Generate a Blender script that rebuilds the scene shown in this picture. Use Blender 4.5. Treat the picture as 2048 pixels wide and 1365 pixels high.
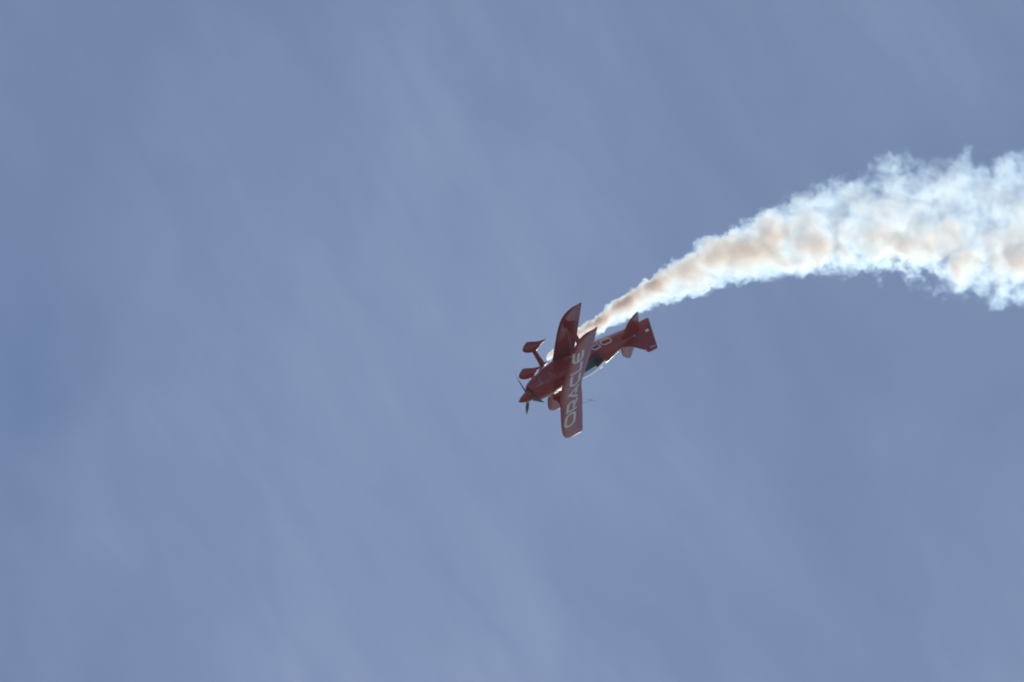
import bpy, bmesh, math, random
from mathutils import Vector, Matrix

for o in list(bpy.data.objects):
    bpy.data.objects.remove(o, do_unlink=True)
sc = bpy.context.scene
C = sc.collection
R = math.radians
random.seed(7)

# ------------------------------------------------------------------ camera
DIST = 420.0                    # metres from the spectator to the aircraft
PXM = 54.5                      # photograph pixels (2048 wide) per metre out there
ELEV = R(50)
cam_d = bpy.data.cameras.new('camera')
cam = bpy.data.objects.new('camera', cam_d); C.objects.link(cam)
cam_d.sensor_width = 36.0
cam_d.lens = 36.0 * DIST / (2048 / PXM)
cam_d.clip_start = 0.5
cam_d.clip_end = 200000
CR = Vector((1, 0, 0))                                   # camera right
CF = Vector((0, math.cos(ELEV), math.sin(ELEV)))         # view direction
CU = CR.cross(CF)                                        # camera up
cam.location = (0, 0, 1.7)
cam.rotation_euler = Matrix((CR, CU, -CF)).transposed().to_euler()
sc.camera = cam
def at(px, py, extra=0.0):
    """point of the sky volume seen at a photo pixel, at the aircraft's distance (+extra)"""
    k = (DIST + extra) / DIST / PXM
    return cam.location + CF * (DIST + extra) + CR * ((px - 1024) * k) + CU * ((682.5 - py) * k)

# ------------------------------------------------------------------ sun and sky
S = (CR * 0.20 + CU * -0.18 + CF * 0.963).normalized()    # towards the sun: beyond the aircraft, low right
SUN_EL = math.asin(S.z); SUN_AZ = math.atan2(S.x, S.y)
sun_d = bpy.data.lights.new('sun', 'SUN'); sun = bpy.data.objects.new('sun', sun_d); C.objects.link(sun)
sun_d.energy = 4.4; sun_d.angle = R(0.53); sun_d.color = (1.0, 0.955, 0.88)
sun.rotation_euler = S.to_track_quat('Z', 'Y').to_euler()
sun.location = (0, 0, 50)

w = bpy.data.worlds.new('World'); sc.world = w; w.use_nodes = True
nt = w.node_tree; nt.nodes.clear()
def N(t, k, **kw):
    n = t.nodes.new(k)
    for a, b in kw.items(): setattr(n, a, b)
    return n
out = N(nt, 'ShaderNodeOutputWorld'); bg = N(nt, 'ShaderNodeBackground')
SKY = 0.077
bg.inputs['Strength'].default_value = SKY
sky = N(nt, 'ShaderNodeTexSky', sky_type='NISHITA', sun_disc=False, sun_elevation=SUN_EL, sun_rotation=SUN_AZ)
sky.altitude = 0; sky.air_density = 1.0; sky.dust_density = 0.12; sky.ozone_density = 2.8
tc = N(nt, 'ShaderNodeTexCoord')
# thin cirrus veil: two stretched noises on the sky sphere
mp = N(nt, 'ShaderNodeMapping'); mp.vector_type = 'POINT'
mp.inputs['Rotation'].default_value = (R(38), R(28), R(34)); mp.inputs['Scale'].default_value = (34, 20, 20); mp.inputs['Location'].default_value = (1.811, 18.598, 10.443)
n1 = N(nt, 'ShaderNodeTexNoise'); n1.inputs['Scale'].default_value = 1.0; n1.inputs['Detail'].default_value = 6
n1.inputs['Roughness'].default_value = 0.5; n1.inputs['Distortion'].default_value = 0.6
mp2 = N(nt, 'ShaderNodeMapping'); mp2.inputs['Rotation'].default_value = (R(38), R(28), R(34)); mp2.inputs['Scale'].default_value = (230, 70, 70)
n2 = N(nt, 'ShaderNodeTexNoise'); n2.inputs['Scale'].default_value = 1.0; n2.inputs['Detail'].default_value = 8; n2.inputs['Roughness'].default_value = 0.6
n2.inputs['Distortion'].default_value = 0.4
def mth(t, op, a, b=None, c=None, clamp=False):
    m = N(t, 'ShaderNodeMath', operation=op, use_clamp=clamp)
    for i, v in enumerate((a, b, c)):
        if v is None: continue
        if isinstance(v, (int, float)): m.inputs[i].default_value = v
        else: t.links.new(v, m.inputs[i])
    return m.outputs[0]
L_ = nt.links.new
vr = N(nt, 'ShaderNodeVectorRotate', rotation_type='AXIS_ANGLE'); vr.inputs['Axis'].default_value = CF; vr.inputs['Angle'].default_value = R(30)
L_(tc.outputs['Generated'], vr.inputs['Vector']); L_(vr.outputs[0], mp.inputs['Vector']); L_(vr.outputs[0], mp2.inputs['Vector'])
L_(mp.outputs[0], n1.inputs['Vector']); L_(mp2.outputs[0], n2.inputs['Vector'])
big = mth(nt, 'MULTIPLY_ADD', n1.outputs['Fac'], 1.9, -0.52, clamp=True)
fine = mth(nt, 'MULTIPLY_ADD', n2.outputs['Fac'], 0.6, -0.29)
veil = mth(nt, 'ADD', mth(nt, 'MULTIPLY', big, 0.55), mth(nt, 'MULTIPLY', fine, big), clamp=True)
mixc = N(nt, 'ShaderNodeMix', data_type='RGBA')
L_(veil, mixc.inputs['Factor']); L_(sky.outputs[0], mixc.inputs['A'])
mixc.inputs['B'].default_value = (3.9, 4.8, 7.2, 1)
L_(mixc.outputs['Result'], bg.inputs['Color']); L_(bg.outputs[0], out.inputs['Surface'])

sc.view_settings.view_transform = 'Standard'; sc.view_settings.look = 'None'
sc.view_settings.gamma = 1.0; sc.view_settings.use_curve_mapping = False
sc.view_settings.exposure = 0.1
cy = sc.cycles
cy.max_bounces = 10; cy.volume_bounces = 5; cy.transparent_max_bounces = 64
cy.use_denoising = True; cy.filter_width = 1.9
cy.volume_step_rate = 0.07; cy.volume_max_steps = 512
cy.sample_clamp_indirect = 8.0; cy.sample_clamp_direct = 12.0

# ------------------------------------------------------------------ materials
def mat(name, col, rough=0.4, metal=0.0, coat=0.0, spec=0.5, bump=0.0, var=0.0, trans=0.0, ior=1.45, vscale=3.0):
    m = bpy.data.materials.new(name); m.use_nodes = True
    t = m.node_tree; b = t.nodes['Principled BSDF']
    b.inputs['Base Color'].default_value = (*col, 1); b.inputs['Roughness'].default_value = rough
    b.inputs['Metallic'].default_value = metal; b.inputs['Coat Weight'].default_value = coat
    b.inputs['Coat Roughness'].default_value = 0.06; b.inputs['IOR'].default_value = ior
    b.inputs['Specular IOR Level'].default_value = spec
    b.inputs['Transmission Weight'].default_value = trans
    if var or bump:
        tcx = N(t, 'ShaderNodeTexCoord'); nz = N(t, 'ShaderNodeTexNoise')
        nz.inputs['Scale'].default_value = vscale; nz.inputs['Detail'].default_value = 5
        t.links.new(tcx.outputs['Object'], nz.inputs['Vector'])
        if var:
            mx = N(t, 'ShaderNodeMix', data_type='RGBA')
            t.links.new(nz.outputs['Fac'], mx.inputs['Factor'])
            mx.inputs['A'].default_value = tuple(c * (1 - var) for c in col) + (1,)
            mx.inputs['B'].default_value = tuple(min(1, c * (1 + var)) for c in col) + (1,)
            t.links.new(mx.outputs['Result'], b.inputs['Base Color'])
        if bump:
            bp = N(t, 'ShaderNodeBump'); bp.inputs['Strength'].default_value = bump; bp.inputs['Distance'].default_value = 0.02
            t.links.new(nz.outputs['Fac'], bp.inputs['Height']); t.links.new(bp.outputs[0], b.inputs['Normal'])
            t.links.new(bp.outputs[0], b.inputs['Coat Normal'])
    return m
M_RED = mat('red_paint', (0.29, 0.004, 0.007), 0.35, coat=0.55, spec=.4, bump=0.05, var=0.12, vscale=2.5)
M_WING = mat('red_wing_fabric', (0.29, 0.005, 0.010), 0.32, coat=0.3, spec=.4, bump=0.05, var=0.12, vscale=2.0)
M_WHITE = mat('white_vinyl', (0.66, 0.67, 0.70), 0.4, coat=0.3, var=0.05)
M_FADED = mat('faded_decal', (0.42, 0.26, 0.26), 0.5, var=0.3, vscale=30)
M_DARK = mat('cockpit_black', (0.012, 0.014, 0.016), 0.6, var=0.2)
M_BLADE = mat('blade_graphite', (0.08, 0.08, 0.09), 0.4, coat=0.2, var=0.2)
M_STEEL = mat('steel', (0.45, 0.45, 0.46), 0.3, metal=1.0, var=0.1)
M_RUBBER = mat('tyre_rubber', (0.03, 0.03, 0.03), 0.8, var=0.2)
M_GLASS = bpy.data.materials.new('canopy_glass'); M_GLASS.use_nodes = True
t = M_GLASS.node_tree; t.nodes.clear()
_o = N(t, 'ShaderNodeOutputMaterial'); _tr = N(t, 'ShaderNodeBsdfTransparent'); _tr.inputs[0].default_value = (.80, .85, .86, 1)
_gl = N(t, 'ShaderNodeBsdfGlossy'); _gl.inputs['Roughness'].default_value = .03
_fr = N(t, 'ShaderNodeFresnel'); _fr.inputs['IOR'].default_value = 1.3; _mx = N(t, 'ShaderNodeMixShader')
t.links.new(_fr.outputs[0], _mx.inputs[0]); t.links.new(_tr.outputs[0], _mx.inputs[1]); t.links.new(_gl.outputs[0], _mx.inputs[2]); t.links.new(_mx.outputs[0], _o.inputs[0])

# ------------------------------------------------------------------ ground (an airfield under the display line)
def obj(name, bm, m, parent=None, smooth=True, ang=40):
    me = bpy.data.meshes.new(name)
    bmesh.ops.recalc_face_normals(bm, faces=bm.faces[:])
    if smooth:
        for f in bm.faces: f.smooth = True
        for e in bm.edges:
            if len(e.link_faces) == 2 and e.calc_face_angle(0) > R(ang): e.smooth = False
    bm.to_mesh(me); bm.free()
    me.materials.append(m)
    o = bpy.data.objects.new(name, me); C.objects.link(o)
    if parent is not None: o.parent = parent
    return o
M_GROUND = mat('dry_airfield_grass', (0.15, 0.145, 0.135), 0.95, var=0.35, vscale=0.02)
bm = bmesh.new()
rings = [0, 30, 120, 400, 1500, 6000, 15000]; SEG = 48; prev = None
c0 = bm.verts.new((0, 0, 0))
for r in rings[1:]:
    cur = [bm.verts.new((r * math.cos(2 * math.pi * k / SEG), r * math.sin(2 * math.pi * k / SEG), 0)) for k in range(SEG)]
    for k in range(SEG):
        if prev is None: bm.faces.new((c0, cur[k], cur[(k + 1) % SEG]))
        else: bm.faces.new((prev[k], cur[k], cur[(k + 1) % SEG], prev[(k + 1) % SEG]))
    prev = cur
g = obj('ground', bm, M_GROUND, smooth=False); g['kind'] = 'structure'

# ------------------------------------------------------------------ aircraft: x forward, y to its left, z up, origin at the spinner tip
def interp(v, xs, ys):
    if v <= xs[0]: return ys[0]
    for i in range(len(xs) - 1):
        if v <= xs[i + 1]:
            return ys[i] + (ys[i + 1] - ys[i]) * (v - xs[i]) / (xs[i + 1] - xs[i])
    return ys[-1]
def loft(bm, loops, cap=True, closed=True):
    rows = [[bm.verts.new(p) for p in lp] for lp in loops]
    n = len(rows[0])
    for a, b in zip(rows, rows[1:]):
        for i in range(n if closed else n - 1):
            j = (i + 1) % n
            bm.faces.new((a[i], a[j], b[j], b[i]))
    if cap:
        bm.faces.new(rows[0]); bm.faces.new(rows[-1])
    return rows
def tube(bm, pts, rad, seg=8, flat=1.0, flat_axis=None):
    """round or streamlined tube through pts; flat < 1 squashes it along flat_axis"""
    loops = []
    for i, p in enumerate(pts):
        p = Vector(p); a = Vector(pts[max(i - 1, 0)]); b = Vector(pts[min(i + 1, len(pts) - 1)])
        d = (b - a).normalized()
        ref = Vector(flat_axis) if flat_axis else (Vector((0, 0, 1)) if abs(d.z) < .9 else Vector((1, 0, 0)))
        s = (ref - d * ref.dot(d)).normalized(); t = d.cross(s)
        rr = rad[i] if isinstance(rad, (list, tuple)) else rad
        loops.append([p + s * (rr * flat * math.cos(2 * math.pi * k / seg)) + t * (rr * math.sin(2 * math.pi * k / seg)) for k in range(seg)])
    loft(bm, loops)
def box(bm, x0, x1, y0, y1, z0, z1):
    v = [bm.verts.new((x, y, z)) for x in (x0, x1) for y in (y0, y1) for z in (z0, z1)]
    for f in ((0, 1, 3, 2), (4, 6, 7, 5), (0, 4, 5, 1), (2, 3, 7, 6), (0, 2, 6, 4), (1, 5, 7, 3)):
        bm.faces.new([v[i] for i in f])

plane = bpy.data.objects.new('stunt_biplane', None); C.objects.link(plane)
plane['label'] = 'red aerobatic biplane with white wing lettering, diving inverted ahead of its smoke'
plane['category'] = 'biplane'
plane.empty_display_size = 1.0
# attitude: image directions (right, up) of the body axes in photo pixels per metre
def axis3(ix, iy, dz): return (CR * ix + CU * iy + (-CF) * dz)
Fi, Li, Ui = (-42, -24.5), (-4.7, -34.3), (34.43, -34.57)
fz = math.sqrt(PXM ** 2 - Fi[0] ** 2 - Fi[1] ** 2); uz = math.sqrt(PXM ** 2 - Ui[0] ** 2 - Ui[1] ** 2)
F = axis3(*Fi, fz).normalized(); U = axis3(*Ui, uz); U = (U - F * U.dot(F)).normalized(); LFT = U.cross(F)
Mx = Matrix((F, LFT, U)).transposed().to_4x4(); Mx.translation = at(1037, 805)
plane.matrix_world = Mx

# fuselage ---------------------------------------------------------
FST = [  # x, half width, top, bottom, squareness
    (-0.60, .27, .25, -.33, 2.0), (-0.63, .305, .285, -.375, 2.0), (-0.72, .34, .32, -.43, 2.1), (-0.95, .38, .36, -.51, 2.2), (-1.3, .405, .385, -.57, 2.4),
    (-1.7, .415, .385, -.66, 2.6), (-2.1, .415, .375, -.71, 2.8), (-2.42, .41, .36, -.72, 2.8), (-2.50, .41, .14, -.72, 2.8),
    (-2.9, .40, .12, -.71, 2.8), (-3.3, .385, .12, -.68, 2.7), (-3.62, .37, .12, -.645, 2.6), (-3.70, .365, .33, -.635, 2.5), (-3.80, .36, .43, -.62, 2.1),
    (-4.0, .34, .41, -.595, 2.0), (-4.4, .285, .315, -.54, 2.0), (-4.8, .215, .21, -.48, 2.1), (-5.2, .14, .125, -.42, 2.4), (-5.6, .07, .06, -.38, 2.3), (-5.72, .035, .04, -.37, 2.2)]
def fsec(x):
    xs = [-s[0] for s in FST]
    return [interp(-x, xs, [s[i] for s in FST]) for i in range(1, 5)]
def ridge(x, n): return n if x > -3.66 else 1.5 + .3 * max(0, (-x - 4.8))
def fus_loop(hw, zt, zb, n, x, seg=112):
    zc = max(min(-0.08, (zt + zb) / 2 + .12), zb + .02) if zt > .05 else (zt + zb) / 2
    lp = []
    for k in range(seg):
        a = 2 * math.pi * k / seg; c, s = math.cos(a), math.sin(a)
        m_ = ridge(x, n) if s > 0 else n
        y = hw * math.copysign(abs(c) ** (2 / m_), c)
        h = (zt - zc) if s > 0 else (zc - zb)
        lp.append((x, y, zc + h * math.copysign(abs(s) ** (2 / m_), s)))
    return lp
def fus_zc(zt, zb): return max(min(-0.08, (zt + zb) / 2 + .12), zb + .02) if zt > .05 else (zt + zb) / 2
def fus_y(x, z):
    hw, zt, zb, n = fsec(x); zc = fus_zc(zt, zb)
    h = (zt - zc) if z > zc else (zc - zb)
    n = ridge(x, n) if z > zc else n
    s = min(.999, abs(z - zc) / h)
    return hw * (1 - s ** n) ** (1 / n)
bm = bmesh.new()
COWL_X = -1.42
loft(bm, [fus_loop(*fsec(COWL_X - .008), COWL_X - .008)] + [fus_loop(s[1], s[2], s[3], s[4], s[0]) for s in FST if s[0] < COWL_X - .02])
fus = obj('fuselage', bm, M_RED, plane, ang=35)
bm = bmesh.new()
cl = [fus_loop(s[1], s[2], s[3], s[4], s[0]) for s in FST if s[0] > COWL_X] + [fus_loop(*[v + d for v, d in zip(fsec(COWL_X), (.006, .006, -.006, 0))], COWL_X)]
# rolled intake lip going back inside
inner = [[(-0.62, y * .93, z * .93) for (x, y, z) in cl[0]], [(-0.80, y * .85, z * .85) for (x, y, z) in cl[0]]]
loft(bm, inner[::-1] + cl, cap=False)
cowl = obj('cowling', bm, M_RED, plane, ang=50)
bm = bmesh.new()                                                   # dark engine face behind the intake
loft(bm, [[(x, y * .86, z * .86) for (x, y, z) in [(-0.70 - d, yy, zz) for (_, yy, zz) in cl[0]]] for d in (0, .05)])
obj('intake', bm, M_DARK, cowl)
for s in (-1, 1):                                                  # exhaust stacks under the belly
    bm = bmesh.new(); tube(bm, [(-1.45, s * .17, -.58), (-1.65, s * .17, -.70), (-1.95, s * .17, -.765)], .045, 12)
    obj('exhaust_pipe', bm, M_STEEL, plane)

# spinner and propeller at rest
bm = bmesh.new(); loops = []
for i in range(15):
    t = i / 14; r_ = .20 * (1 - (1 - t) ** 1.75) ** .92 if t > 0 else .002
    loops.append([(-0.545 * t, r_ * math.cos(2 * math.pi * k / 28), r_ * math.sin(2 * math.pi * k / 28)) for k in range(28)])
loft(bm, loops)
obj('spinner', bm, M_RED, plane)
bm = bmesh.new()
loft(bm, [[(x, .17 * math.cos(2 * math.pi * k / 24), .17 * math.sin(2 * math.pi * k / 24)) for k in range(24)] for x in (-.548, -.70)])
obj('propeller_hub', bm, M_BLADE, plane)
bm = bmesh.new(); loops = []
for i in range(13):
    t = i / 12; rr = .14 + .86 * t
    ch = .06 + .06 * math.sin(math.pi * min(1, t * 1.25) * .8) - .07 * max(0, t - .7) / .3
    ch = max(ch, .02) if i < 12 else .03
    tw = R(62 - 38 * t); th = .030 * (1 - t) + .006
    lp = []
    for k in range(10):
        a = 2 * math.pi * k / 10; u, v = ch / 2 * math.cos(a), th / 2 * math.sin(a)
        lp.append((u * math.sin(tw) + v * math.cos(tw), u * math.cos(tw) - v * math.sin(tw), rr))
    loops.append(lp)
loft(bm, loops)
b0 = obj('propeller_blade', bm, M_BLADE, plane); b0.location = (-.47, 0, 0)
BL0 = 152
for k in range(3):
    b = b0
    if k: b = b0.copy(); C.objects.link(b); b.parent = plane
    b.rotation_euler = (R(BL0 + 120 * k), 0, 0)

# wings -------------------------------------------------------------
def naca(c, T): return 5 * T * (0.2969 * math.sqrt(max(c, 0)) - .126 * c - .3516 * c * c + .2843 * c ** 3 - .1036 * c ** 4)
class Wing:
    def __init__(s, le, te, half, z0, dih, T): s.le, s.te, s.half, s.z0, s.dih, s.T = le, te, half, z0, dih, T
    def lex(s, y): return interp(abs(y), *s.le)
    def tex(s, y): return interp(abs(y), *s.te)
    def mid(s, y): return s.z0 + s.dih * abs(y)
    def tf(s, y):
        d = (abs(y) - (s.half - .14)) / .14
        return s.T * (math.sqrt(max(0, 1 - d * d)) * .93 + .07 if d > 0 else 1)
    def pt(s, c, y, side):
        a, b = s.lex(y), s.tex(y); ch = a - b
        return (a - c * ch, y, s.mid(y) + side * naca(c, s.tf(y)) * ch + .02 * ch * 4 * c * (1 - c))
    def top(s, x, y):
        a, b = s.lex(y), s.tex(y); return s.pt(min(1, max(0, (a - x) / (a - b))), y, 1)[2]
    def loop(s, y, c0, c1, n=14):
        cs = [c0 + (c1 - c0) * (0.5 - 0.5 * math.cos(math.pi * i / n)) for i in range(n + 1)]
        up = [s.pt(c, y, 1) for c in cs]; lo = [s.pt(c, y, -1) for c in cs]
        return up + lo[::-1][(1 if c1 >= .999 else 0):(-1 if c0 <= .001 else None)]
    def seg(s, bm, ys, c0, c1): loft(bm, [s.loop(y, c0, c1) for y in ys])
def lin(a, b, n): return [a + (b - a) * i / n for i in range(n + 1)]
def make_wing(name, W, ya, yb, hinge, defl):
    bm = bmesh.new(); h = W.half
    W.seg(bm, lin(-ya, ya, 16), 0, 1)
    for s in (-1, 1):
        W.seg(bm, lin(s * ya, s * yb, 14), 0, hinge)
        W.seg(bm, [s * (yb + (h - yb) * math.sin(math.pi / 2 * i / 12)) for i in range(13)], 0, 1)
    wg = obj(name, bm, M_WING, plane, ang=50)
    for s, df in zip((-1, 1), defl):
        bm = bmesh.new(); hp = W.pt(hinge, s * (ya + yb) / 2, 0)
        loops = []
        for y in lin(s * (ya + .012), s * (yb - .012), 12):
            loops.append(W.loop(y, hinge + .014, .998, 8))
        loft(bm, loops)
        p0 = Vector(W.pt(hinge, s * ya, 0)); p1 = Vector(W.pt(hinge, s * yb, 0))
        bmesh.ops.rotate(bm, verts=bm.verts[:], cent=p0, matrix=Matrix.Rotation(R(df) * s, 3, (p1 - p0).normalized()))
        obj('aileron', bm, M_WING, wg, ang=50)
    return wg
UW = Wing(([0, .3, 1, 2.05, 2.5, 2.75, 2.92, 3.0, 3.06], [-1.47, -1.49, -1.59, -1.74, -1.84, -1.93, -2.05, -2.15, -2.30]),
          ([0, .25, .5, 1.24, 2.0, 2.9, 3.06], [-2.49, -2.51, -2.57, -2.67, -2.77, -2.87, -2.86]), 3.06, .63, .012, .085)
LW = Wing(([0, 1.9, 2.4, 2.65, 2.82, 2.92, 3.0], [-2.10, -2.12, -2.17, -2.24, -2.36, -2.50, -2.72]),
          ([0, 1.0, 2.8, 3.0], [-3.17, -3.17, -3.17, -3.15]), 3.0, -.64, .012, .085)
upw = make_wing('upper_wing', UW, 1.27, 2.72, .74, (2.5, -2.5))
low = make_wing('lower_wing', LW, .95, 2.66, .76, (2.5, -2.5))

# lettering: stroke letters, cap height 1, pen width PW, laid on the skin ----------------
PW = .22
def arc(cx, cy, r_, a0, a1, n=10): return [(cx + r_ * math.cos(R(a0 + (a1 - a0) * i / n)), cy + r_ * math.sin(R(a0 + (a1 - a0) * i / n))) for i in range(n + 1)]
h_ = PW / 2; rr_ = .5 - h_
def letters():
    A = {}
    A['O'] = (1.72, [(arc(.5, .5, rr_, 90, 270) + arc(1.22, .5, rr_, -90, 90), True)])
    r2 = .29
    A['R'] = (1.30, [([(h_, 0), (h_, 1 - h_)] + arc(1.30 - h_ - r2, 1 - h_ - r2, r2, 90, -90, 8) + [(.30, 1 - h_ - 2 * r2)], False),
                     ([(.62, 1 - h_ - 2 * r2), (1.26, h_ * .4)], False)])
    A['A'] = (1.45, [([(.06, h_ * .6), (.725, 1 - h_ * .8), (1.39, h_ * .6)], False), ([(.52, .27), (1.12, .27)], False)])
    A['C'] = (1.40, [([(1.38, 1 - h_), (.5, 1 - h_)] + arc(.5, .5, rr_, 90, 270)[1:] + [(1.30, h_)], False)])
    A['L'] = (1.12, [([(h_, 1), (h_, h_), (1.12, h_)], False)])
    A['E'] = (1.36, [([(1.36, 1 - h_), (.5, 1 - h_)] + arc(.5, .5, rr_, 90, 270)[1:] + [(1.30, h_)], False), ([(.20, .5), (1.18, .5)], False)])
    return A
LT = letters()
def stroke(bm, pts, closed, fn, wdt):
    P = [Vector(p) for p in pts]
    Q = []
    m = len(P)
    for i in range(m if closed else m - 1):
        a, b = P[i], P[(i + 1) % m]; k = max(1, int((b - a).length / .09))
        Q += [a.lerp(b, j / k) for j in range(k)]
    if not closed: Q.append(P[-1])
    n = len(Q); rows = []
    for i in range(n):
        a = Q[i - 1] if (closed or i) else Q[i]; b = Q[(i + 1) % n] if (closed or i < n - 1) else Q[i]
        d1 = (Q[i] - a).normalized() if (Q[i] - a).length > 0 else None; d2 = (b - Q[i]).normalized() if (b - Q[i]).length > 0 else None
        d = ((d1 or d2) + (d2 or d1)).normalized(); nrm = Vector((-d.y, d.x))
        k = 1.0
        if d1 and d2: k = min(1.9, 1 / max(.35, math.sqrt((1 + d1.dot(d2)) / 2)))
        rows.append([bm.verts.new(fn(*(Q[i] + nrm * (t * wdt / 2 * k)))) for t in (-1, 0, 1)])
    for i in range(n if closed else n - 1):
        a, b = rows[i], rows[(i + 1) % n]
        for j in range(2): bm.faces.new((a[j], a[j + 1], b[j + 1], b[j]))
def write(word, fn, parent, gap=.14, wdt=PW):
    u = 0
    for ch in word:
        wd, sts = LT[ch]; bm = bmesh.new()
        for pts, closed in sts: stroke(bm, [(x + u, y) for x, y in pts], closed, fn, wdt)
        o = obj('letter', bm, M_WHITE, parent, smooth=False)
        for p in o.data.polygons: p.use_smooth = True
        u += wd + gap
def width(word, gap=.14): return sum(LT[c][0] for c in word) + gap * (len(word) - 1)
TW = width('ORACLE'); kx = 4.46 / TW; CAP = .53
def on_wing(u, v):
    y = 2.24 - u * kx; x = -2.36 + v * CAP + .03 * max(0, -y)
    return (x, y, UW.top(x, y) + .005)
write('ORACLE', on_wing, upw)
FC = .31
def on_side(sgn):
    def f(u, v):
        z = -.345 + v * FC
        t_ = u * FC if u < 3.16 else 3.16 * FC + (u - 3.16) * .165
        x = (-4.56 + t_) if sgn < 0 else (-2.6 - t_)
        return (x, sgn * (fus_y(x, z) + .005), z)
    return f
write('ORACLE', on_side(-1), fus, wdt=.15)
write('ORACLE', on_side(1), fus, wdt=.15)
# illegible small sponsor strips on the cowling and fuselage side
def strip(parent, x0, x1, z, hgt, sgn=-1):
    bm = bmesh.new(); n = 6
    for i in range(n):
        xa, xb = x0 + (x1 - x0) * i / n, x0 + (x1 - x0) * (i + 1) / n
        bm.faces.new([bm.verts.new((x, sgn * (fus_y(x, zz) + .0105), zz)) for x, zz in ((xa, z), (xb, z), (xb, z + hgt), (xa, z + hgt))])
    obj('sponsor_strip', bm, M_FADED, parent)
for sgn in (-1, 1):
    strip(cowl, -.80, -1.12, .01, .028, sgn); strip(fus, -1.46, -1.74, .0, .026, sgn)
    for i, (xa, xb) in enumerate(((-.98, -1.12), (-1.02, -1.10), (-1.06, -1.2))): strip(cowl, xa, xb, -.10 - .07 * i, .020, sgn)
    for i, (xa, xb) in enumerate(((-1.5, -1.66), (-1.5, -1.62), (-1.5, -1.6))): strip(fus, xa, xb, -.08 - .055 * i, .020, sgn)
    strip(fus, -2.36, -2.62, -.36, .03, sgn); strip(fus, -2.45, -2.55, -.28, .02, sgn)
    strip(fus, -4.78, -4.96, -.03, .012, sgn)

# canopy and cockpit ---------------------------------------------------
bm = bmesh.new(); loops = []
CST = [(-2.40, .24, .372), (-2.47, .31, .40), (-2.6, .34, .45), (-2.8, .355, .50), (-3.05, .36, .53), (-3.3, .355, .53), (-3.55, .345, .495), (-3.72, .335, .455), (-3.82, .315, .432)]
for x, hw, zt in CST:
    zb = .10 if x < -2.48 else .30
    if x < -3.66: zb = .10 + (-3.66 - x) / .16 * .24
    loops.append([(x, hw * math.cos(math.pi * k / 18), zb + (zt - zb) * math.sin(math.pi * k / 18) ** .85) for k in range(19)])
rows = loft(bm, loops, cap=False, closed=False)
can = obj('canopy', bm, M_GLASS, plane)
bm = bmesh.new()
for s in (-1, 1): tube(bm, [(x, s * (hw + .004), .10 if x < -2.48 else .3) for x, hw, zt in CST[1:8]], .016, 6)
tube(bm, [(-2.60, .35 * math.cos(math.pi * k / 14), .10 + .392 * math.sin(math.pi * k / 14) ** .85) for k in range(15)], .014, 6)
obj('canopy_frame', bm, M_RED, can)
bm = bmesh.new(); loft(bm, [[(x, y * .93, z) for (x, y, z) in lp] for lp in
    [[(x, hw, .128), (x, hw * .9, .165), (x, -hw * .9, .165), (x, -hw, .128)] for x, hw in ((-2.52, .36), (-3.0, .36), (-3.66, .34))]])
pit = obj('cockpit', bm, M_DARK, plane)
bm = bmesh.new(); box(bm, -3.70, -3.50, -.16, .16, .15, .43); bmesh.ops.bevel(bm, geom=bm.edges[:], offset=.05, segments=3, affect='EDGES')
obj('headrest', bm, M_DARK, pit)
bm = bmesh.new(); box(bm, -2.62, -2.50, -.28, .28, .12, .33); bmesh.ops.bevel(bm, geom=bm.edges[:], offset=.04, segments=2, affect='EDGES')
obj('instrument_panel', bm, M_DARK, pit)

# tail ---------------------------------------------------------------------
HS = Wing(([0, .55, .85, 1.05, 1.22, 1.30, 1.36], [-4.86, -4.97, -5.06, -5.16, -5.31, -5.40, -5.50]),
          ([0, .2, .9, 1.25, 1.36], [-5.80, -5.76, -5.64, -5.565, -5.54]), 1.36, .0, 0, .09)
HC = .56
for s in (-1, 1):
    bm = bmesh.new(); HS.seg(bm, lin(s * .03, s * 1.1, 10), 0, HC); HS.seg(bm, [s * (1.1 + .26 * math.sin(math.pi / 2 * i / 10)) for i in range(11)], 0, HC)
    st = obj('stabilizer', bm, M_RED, plane, ang=50)
    bm = bmesh.new(); loft(bm, [HS.loop(s * (.06 + 1.30 * math.sin(math.pi / 2 * i / 16)), HC + .016, .998, 8) for i in range(17)])
    p0 = Vector(HS.pt(HC, s * .06, 0)); p1 = Vector(HS.pt(HC, s * 1.2, 0))
    obj('elevator', bm, M_RED, st, ang=50)
def plate(name, poly, th, m, parent, cz=None):
    """a fin-like slab with softened outer edges; poly in (x, z)"""
    bm = bmesh.new(); n = len(poly)
    cx = sum(p[0] for p in poly) / n; cz_ = sum(p[1] for p in poly) / n
    def ring(k, y):
        o_ = []
        for x, z in poly:
            d = Vector((cx - x, cz_ - z)); d = d.normalized() * min(k, d.length * .8)
            o_.append((x + d.x, y, z + d.y))
        return o_
    loops = [ring(.09, -th), ring(.05, -th * .88), ring(.012, -th * .45), ring(0, 0), ring(.012, th * .45), ring(.05, th * .88), ring(.09, th)]
    loft(bm, loops)
    return obj(name, bm, m, parent, ang=45)
fin = plate('fin', [(-4.72, .20), (-5.0, .33), (-5.12, .42), (-5.385, .79), (-5.56, .80), (-5.60, .4), (-5.66, .0), (-5.66, -.2), (-5.0, -.1)], .035, M_RED, plane)
rud = plate('rudder', [(-5.415, .815), (-5.42, .93), (-5.47, .975), (-5.80, 1.0), (-5.86, .985), (-5.885, .94), (-6.47, -.28), (-6.46, -.33), (-6.40, -.345), (-5.72, -.375), (-5.60, -.2), (-5.60, .1), (-5.50, .60), (-5.50, .815)], .032, M_RED, plane)
def mark(parent, poly, y):
    bm = bmesh.new(); bm.faces.new([bm.verts.new((x, y, z)) for x, z in poly]); obj('tail_mark', bm, M_WHITE, parent)
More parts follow.
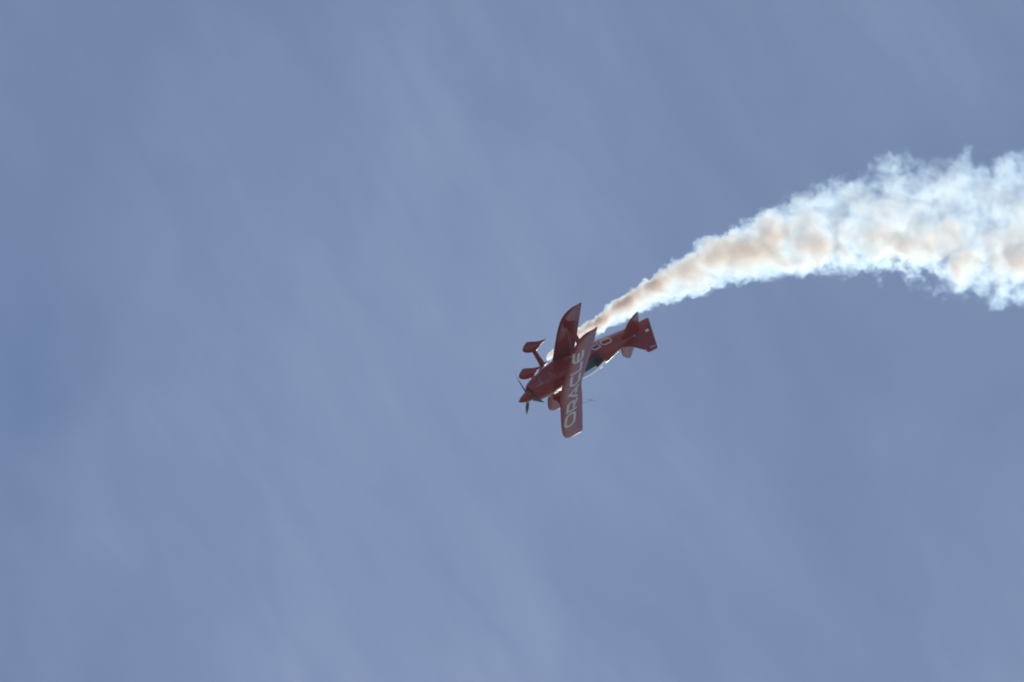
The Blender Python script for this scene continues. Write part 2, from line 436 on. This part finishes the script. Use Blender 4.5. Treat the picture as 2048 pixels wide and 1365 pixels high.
for s in (-1, 1):
    mark(rud, [(-5.60, .86), (-5.83, .89), (-5.84, .86), (-5.61, .82)], s * .036)
    mark(rud, [(-5.95, .20), (-6.10, .20), (-6.12, .10), (-5.97, .10)], s * .036)
    mark(fin, [(-5.44, .10), (-5.52, .11), (-5.52, .06), (-5.44, .05)], s * .039)
# tail wheel
bm = bmesh.new(); tube(bm, [(-5.60, 0, -.36), (-5.75, 0, -.43), (-5.88, 0, -.45)], [.03, .025, .02], 8)
tw = obj('tailwheel_spring', bm, M_STEEL, plane)
bm = bmesh.new(); loft(bm, [[(-5.90 + r_ * math.cos(2 * math.pi * k / 20), y, -.455 + r_ * math.sin(2 * math.pi * k / 20)) for k in range(20)] for y, r_ in ((-.03, .04), (-.02, .06), (.02, .06), (.03, .04))])
obj('tailwheel', bm, M_RUBBER, tw)

# landing gear ------------------------------------------------------------------
for s in (-1, 1):
    bm = bmesh.new(); tube(bm, [(-1.66, s * .30, -.62), (-1.60, s * .55, -.86), (-1.56, s * .78, -1.16)], [.13, .10, .085], 12, flat=.32, flat_axis=(0, s * .78, .62))
    obj('gear_leg', bm, M_RED, plane)
    bm = bmesh.new(); loops = []
    PT = ((0, .003, -1.312, -1.318), (.012, .04, -1.265, -1.365), (.05, .075, -1.215, -1.415), (.13, .11, -1.15, -1.475), (.25, .13, -1.09, -1.53), (.36, .133, -1.075, -1.55),
          (.46, .122, -1.078, -1.505), (.58, .085, -1.14, -1.42), (.72, .055, -1.20, -1.35), (.86, .03, -1.235, -1.312), (.96, .015, -1.252, -1.29), (1, .003, -1.268, -1.274))
    for i in range(41):
        u_ = i / 40; u_ = u_ * u_ * (3 - 2 * u_)
        hw, zt, zb = (sum(interp(min(1, max(0, u_ + d_)), [p[0] for p in PT], [p[j] for p in PT]) * w_ for d_, w_ in ((-.03, .25), (0, .5), (.03, .25))) for j in (1, 2, 3))
        if i in (0, 40): hw, zt, zb = PT[0 if i == 0 else -1][1:]
        x = -1.205 - 1.08 * u_; zc = (zt + zb) / 2
        loops.append([(x, s * .78 + hw * math.cos(2 * math.pi * k / 48), zc + (zt - zb) / 2 * math.sin(2 * math.pi * k / 48)) for k in range(48)])
    loft(bm, loops)
    pant = obj('wheel_pant', bm, M_RED, plane)
    bm = bmesh.new(); loft(bm, [[(-1.56 + r_ * math.cos(2 * math.pi * k / 24), s * .78 + y, -1.40 + r_ * math.sin(2 * math.pi * k / 24)) for k in range(24)] for y, r_ in ((-.055, .09), (-.045, .145), (0, .16), (.045, .145), (.055, .09))])
    obj('wheel', bm, M_RUBBER, pant)

# struts and flying wires ----------------------------------------------------------
for s in (-1, 1):
    bm = bmesh.new()
    yl = s * 2.12
    xu, xl = -2.28, -2.62
    loft(bm, [[(xu + (xl - xu) * t + a * wd, yl + b * .022, UW.mid(yl) - .03 + (LW.mid(yl) - UW.mid(yl) + .06) * t) for a, b in ((.5, 0), (.3, .8), (0, 1), (-.3, .6), (-.5, 0), (-.3, -.6), (0, -1), (.3, -.8))]
              for t, wd in ((0, .55), (.12, .32), (.3, .2), (.7, .2), (.88, .32), (1, .55))])
    ist = obj('interplane_strut', bm, M_RED, plane)
    for xa, xb in ((-1.75, -1.62), (-2.3, -2.42)):
        bm = bmesh.new(); tube(bm, [(xa, s * .30, .30), (xb, s * .42, .62)], .03, 10, flat=.45, flat_axis=(0, 1, 0))
        obj('cabane_strut', bm, M_RED, plane)
    for x, dx in ((-2.25, -.25), (-2.33, -.25)):
        bm = bmesh.new(); tube(bm, [(x + dx, s * .42, -.62), (x + .02, s * 2.08, .63)], .006, 6); obj('flying_wire', bm, M_STEEL, plane)
        bm = bmesh.new(); tube(bm, [(x, s * .42, .60), (x + dx, s * 2.08, -.60)], .006, 6); obj('landing_wire', bm, M_STEEL, plane)
# sighting gauge held aft of the left strut
bm = bmesh.new(); q = (-3.50, 2.12, .28)
tube(bm, [(-2.55, 2.12, .10), q], .010, 6); tube(bm, [(q[0], q[1] - .13, q[2]), (q[0], q[1] + .13, q[2])], .008, 6)
tube(bm, [(q[0] + .1, q[1], q[2] - .12), (q[0] - .1, q[1], q[2] + .12)], .008, 6)
obj('sighting_gauge', bm, M_STEEL, plane)

# ------------------------------------------------------------------ smoke trail
PHI = R(28)
SX = (CR * math.cos(PHI) + CF * math.sin(PHI)).normalized(); SY = CU.copy(); SZ = SX.cross(SY)
O0 = (1086, 724)
tab = [(1086, 724, 7), (1110, 705, 12), (1150, 677, 16), (1200, 648, 20), (1262, 608, 28), (1330, 573, 37), (1400, 540, 50), (1480, 505, 60), (1540, 484, 72), (1600, 468, 84),
       (1700, 450, 95), (1800, 434, 112), (1900, 440, 125), (2048, 446, 142), (2250, 452, 160), (2500, 462, 180)]
KX = 1 / PXM / math.cos(PHI); LX = (tab[-1][0] - O0[0]) * KX
CS = 6.0; RS = 4.0
smoke_ctl = [((x - O0[0]) * KX / LX, (O0[1] - y) / PXM / CS, r_ / PXM / RS) for x, y, r_ in tab]
def curve_node(t, fac, pts):
    n = N(t, 'ShaderNodeFloatCurve'); c = n.mapping.curves[0]
    c.points[0].location = pts[0]; c.points[1].location = pts[-1]
    for p in pts[1:-1]: c.points.new(*p)
    for p in c.points: p.handle_type = 'AUTO'
    n.mapping.update(); t.links.new(fac, n.inputs['Value']); return n.outputs[0]
def noise(t, vec, scale, detail=4, rough=.55, dist=0.0):
    n = N(t, 'ShaderNodeTexNoise'); n.inputs['Scale'].default_value = scale; n.inputs['Detail'].default_value = detail
    n.inputs['Roughness'].default_value = rough; n.inputs['Distortion'].default_value = dist
    t.links.new(vec, n.inputs['Vector']); return n.outputs[0]
def smoke_field(t, pos):
    """edge field (>0 inside) and density of the plume at pos (metres, plume frame); same nodes in the shader and the hull"""
    sp = N(t, 'ShaderNodeSeparateXYZ'); t.links.new(pos, sp.inputs[0]); x, y, z = sp.outputs
    u = mth(t, 'DIVIDE', x, LX, clamp=True)
    c = mth(t, 'MULTIPLY', curve_node(t, u, [(a, b) for a, b, _ in smoke_ctl]), CS)
    r_ = mth(t, 'MULTIPLY', curve_node(t, u, [(a, b) for a, _, b in smoke_ctl]), RS)
    qy = mth(t, 'DIVIDE', mth(t, 'SUBTRACT', y, c), r_); qz = mth(t, 'DIVIDE', z, r_)
    d = mth(t, 'SQRT', mth(t, 'ADD', mth(t, 'MULTIPLY', qy, qy), mth(t, 'MULTIPLY', qz, qz)))
    nA = noise(t, pos, 0.65, 3, .5, .3); nB = noise(t, pos, 2.6, 2, .5, .5); nD = noise(t, pos, 7.0, 2, .5, .3)
    far = mth(t, 'MULTIPLY', mth(t, 'SUBTRACT', u, .12), 3.0, clamp=True)
    lump = mth(t, 'ADD', mth(t, 'MULTIPLY', mth(t, 'SUBTRACT', nA, .5), mth(t, 'MULTIPLY_ADD', far, 1.05, .45)),
               mth(t, 'ADD', mth(t, 'MULTIPLY', mth(t, 'SUBTRACT', nB, .5), mth(t, 'MULTIPLY_ADD', far, -.65, 1.35)), mth(t, 'MULTIPLY', mth(t, 'SUBTRACT', nD, .5), mth(t, 'MULTIPLY_ADD', far, -.55, .9))))
    e = mth(t, 'ADD', mth(t, 'SUBTRACT', 0.97, d), lump)
    endcap = mth(t, 'MULTIPLY', mth(t, 'MULTIPLY', x, 6.0, clamp=True), mth(t, 'MULTIPLY', mth(t, 'SUBTRACT', LX - .3, x), 2.0, clamp=True))
    e = mth(t, 'SUBTRACT', e, mth(t, 'MULTIPLY', mth(t, 'SUBTRACT', 1.0, endcap), 3.0))
    off = curve_node(t, u, [(0, .66), (.1, .70), (.20, .72), (.27, .58), (.32, .45), (.38, .31), (.47, .22), (.68, .20), (1, .21)])
    cy_ = mth(t, 'SUBTRACT', qy, mth(t, 'MULTIPLY_ADD', off, 2.0, -1.0))
    d2 = mth(t, 'ADD', mth(t, 'MULTIPLY', cy_, cy_), mth(t, 'MULTIPLY', mth(t, 'MULTIPLY', qz, qz), .6))
    core = mth(t, 'POWER', 2.718, mth(t, 'MULTIPLY', d2, -5.0))
    nC = noise(t, pos, 1.0, 5, .56, .7)
    gap = mth(t, 'MULTIPLY_ADD', nC, 5.6, -2.4, clamp=True)
    gap = mth(t, 'ADD', mth(t, 'MULTIPLY', gap, far), mth(t, 'MULTIPLY', mth(t, 'SUBTRACT', 1.0, far), mth(t, 'MULTIPLY_ADD', gap, .5, .5)))
    body = mth(t, 'MULTIPLY', mth(t, 'MULTIPLY_ADD', core, 1.05, .36), gap)
    sharp = mth(t, 'MULTIPLY', e, 9.0, clamp=True)
    dens = mth(t, 'MULTIPLY', mth(t, 'MULTIPLY', sharp, body), mth(t, 'DIVIDE', mth(t, 'MULTIPLY_ADD', far, -SMOKE_K * .6, SMOKE_K * 1.9), r_))
    return e, dens
SMOKE_K = 2.6
sm = bpy.data.materials.new('oil_smoke'); sm.use_nodes = True; t = sm.node_tree; t.nodes.clear()
mo = N(t, 'ShaderNodeOutputMaterial'); tcs = N(t, 'ShaderNodeTexCoord')
_, dens = smoke_field(t, tcs.outputs['Object'])
vs = N(t, 'ShaderNodeVolumeScatter'); vs.inputs['Color'].default_value = (.56, .80, 1.0, 1); vs.inputs['Anisotropy'].default_value = 0.42
va = N(t, 'ShaderNodeVolumeAbsorption'); va.inputs['Color'].default_value = (.50, .83, 1.0, 1)
t.links.new(dens, vs.inputs['Density']); t.links.new(mth(t, 'MULTIPLY', dens, .08), va.inputs['Density'])
ad = N(t, 'ShaderNodeAddShader'); t.links.new(vs.outputs[0], ad.inputs[0]); t.links.new(va.outputs[0], ad.inputs[1]); t.links.new(ad.outputs[0], mo.inputs['Volume'])
# hull: the zero surface of the same field
gt = bpy.data.node_groups.new('plume_hull', 'GeometryNodeTree')
gt.interface.new_socket('Geometry', in_out='INPUT', socket_type='NodeSocketGeometry'); gt.interface.new_socket('Geometry', in_out='OUTPUT', socket_type='NodeSocketGeometry')
go = N(gt, 'NodeGroupOutput'); ps = N(gt, 'GeometryNodeInputPosition'); vc = N(gt, 'GeometryNodeVolumeCube'); v2 = N(gt, 'GeometryNodeVolumeToMesh')
e, _ = smoke_field(gt, ps.outputs[0])
gt.links.new(mth(gt, 'ADD', e, 1.0, clamp=False), vc.inputs['Density'])
vc.inputs['Min'].default_value = (-.2, -.8, -5.0); vc.inputs['Max'].default_value = (LX, 9.4, 5.0)
VX = .085
for nm, ln in zip(('Resolution X', 'Resolution Y', 'Resolution Z'), (LX + .2, 10.2, 10.0)): vc.inputs[nm].default_value = int(ln / VX)
vc.inputs['Background'].default_value = 0.0
v2.inputs['Threshold'].default_value = 0.97
gt.links.new(vc.outputs[0], v2.inputs['Volume']); gt.links.new(v2.outputs[0], go.inputs[0])
tmp = bpy.data.objects.new('tmp_hull', bpy.data.meshes.new('tmp_hull')); C.objects.link(tmp)
tmp.modifiers.new('hull', 'NODES').node_group = gt
dg = bpy.context.evaluated_depsgraph_get()
me = bpy.data.meshes.new_from_object(tmp.evaluated_get(dg), depsgraph=dg)
bpy.data.objects.remove(tmp, do_unlink=True)
print('hull', len(me.vertices), len(me.polygons))
me.name = 'smoke_trail'; me.materials.clear(); me.materials.append(sm)
smoke = bpy.data.objects.new('smoke_trail', me); C.objects.link(smoke)
Ms = Matrix((SX, SY, SZ)).transposed().to_4x4()
exh = plane.matrix_world @ Vector((-1.95, 0, -.78))
Ms.translation = at(*O0, (exh - cam.location).dot(CF) - DIST)
smoke.matrix_world = Ms
smoke['kind'] = 'stuff'
smoke['label'] = 'billowing white and tan smoke trail curving away behind the red biplane'
smoke['category'] = 'smoke'

# ------------------------------------------------------------------ summer haze between the ground and the display height
bpy.context.view_layer.update()
TOP = max((o.matrix_world @ Vector(c)).z for o in sc.objects if o.type == 'MESH' for c in o.bound_box) + 3.0
bm = bmesh.new(); box(bm, -15600, 15600, -15600, 15600, -1.0, TOP)
hz = bpy.data.materials.new('haze_air'); hz.use_nodes = True; t = hz.node_tree; t.nodes.clear()
ho = N(t, 'ShaderNodeOutputMaterial'); pv = N(t, 'ShaderNodeVolumePrincipled')
pv.inputs['Color'].default_value = (.80, .90, 1.0, 1); pv.inputs['Density'].default_value = 0.000045; pv.inputs['Anisotropy'].default_value = 0.2
t.links.new(pv.outputs[0], ho.inputs['Volume'])
haze = obj('haze', bm, hz, smooth=False); haze['kind'] = 'stuff'
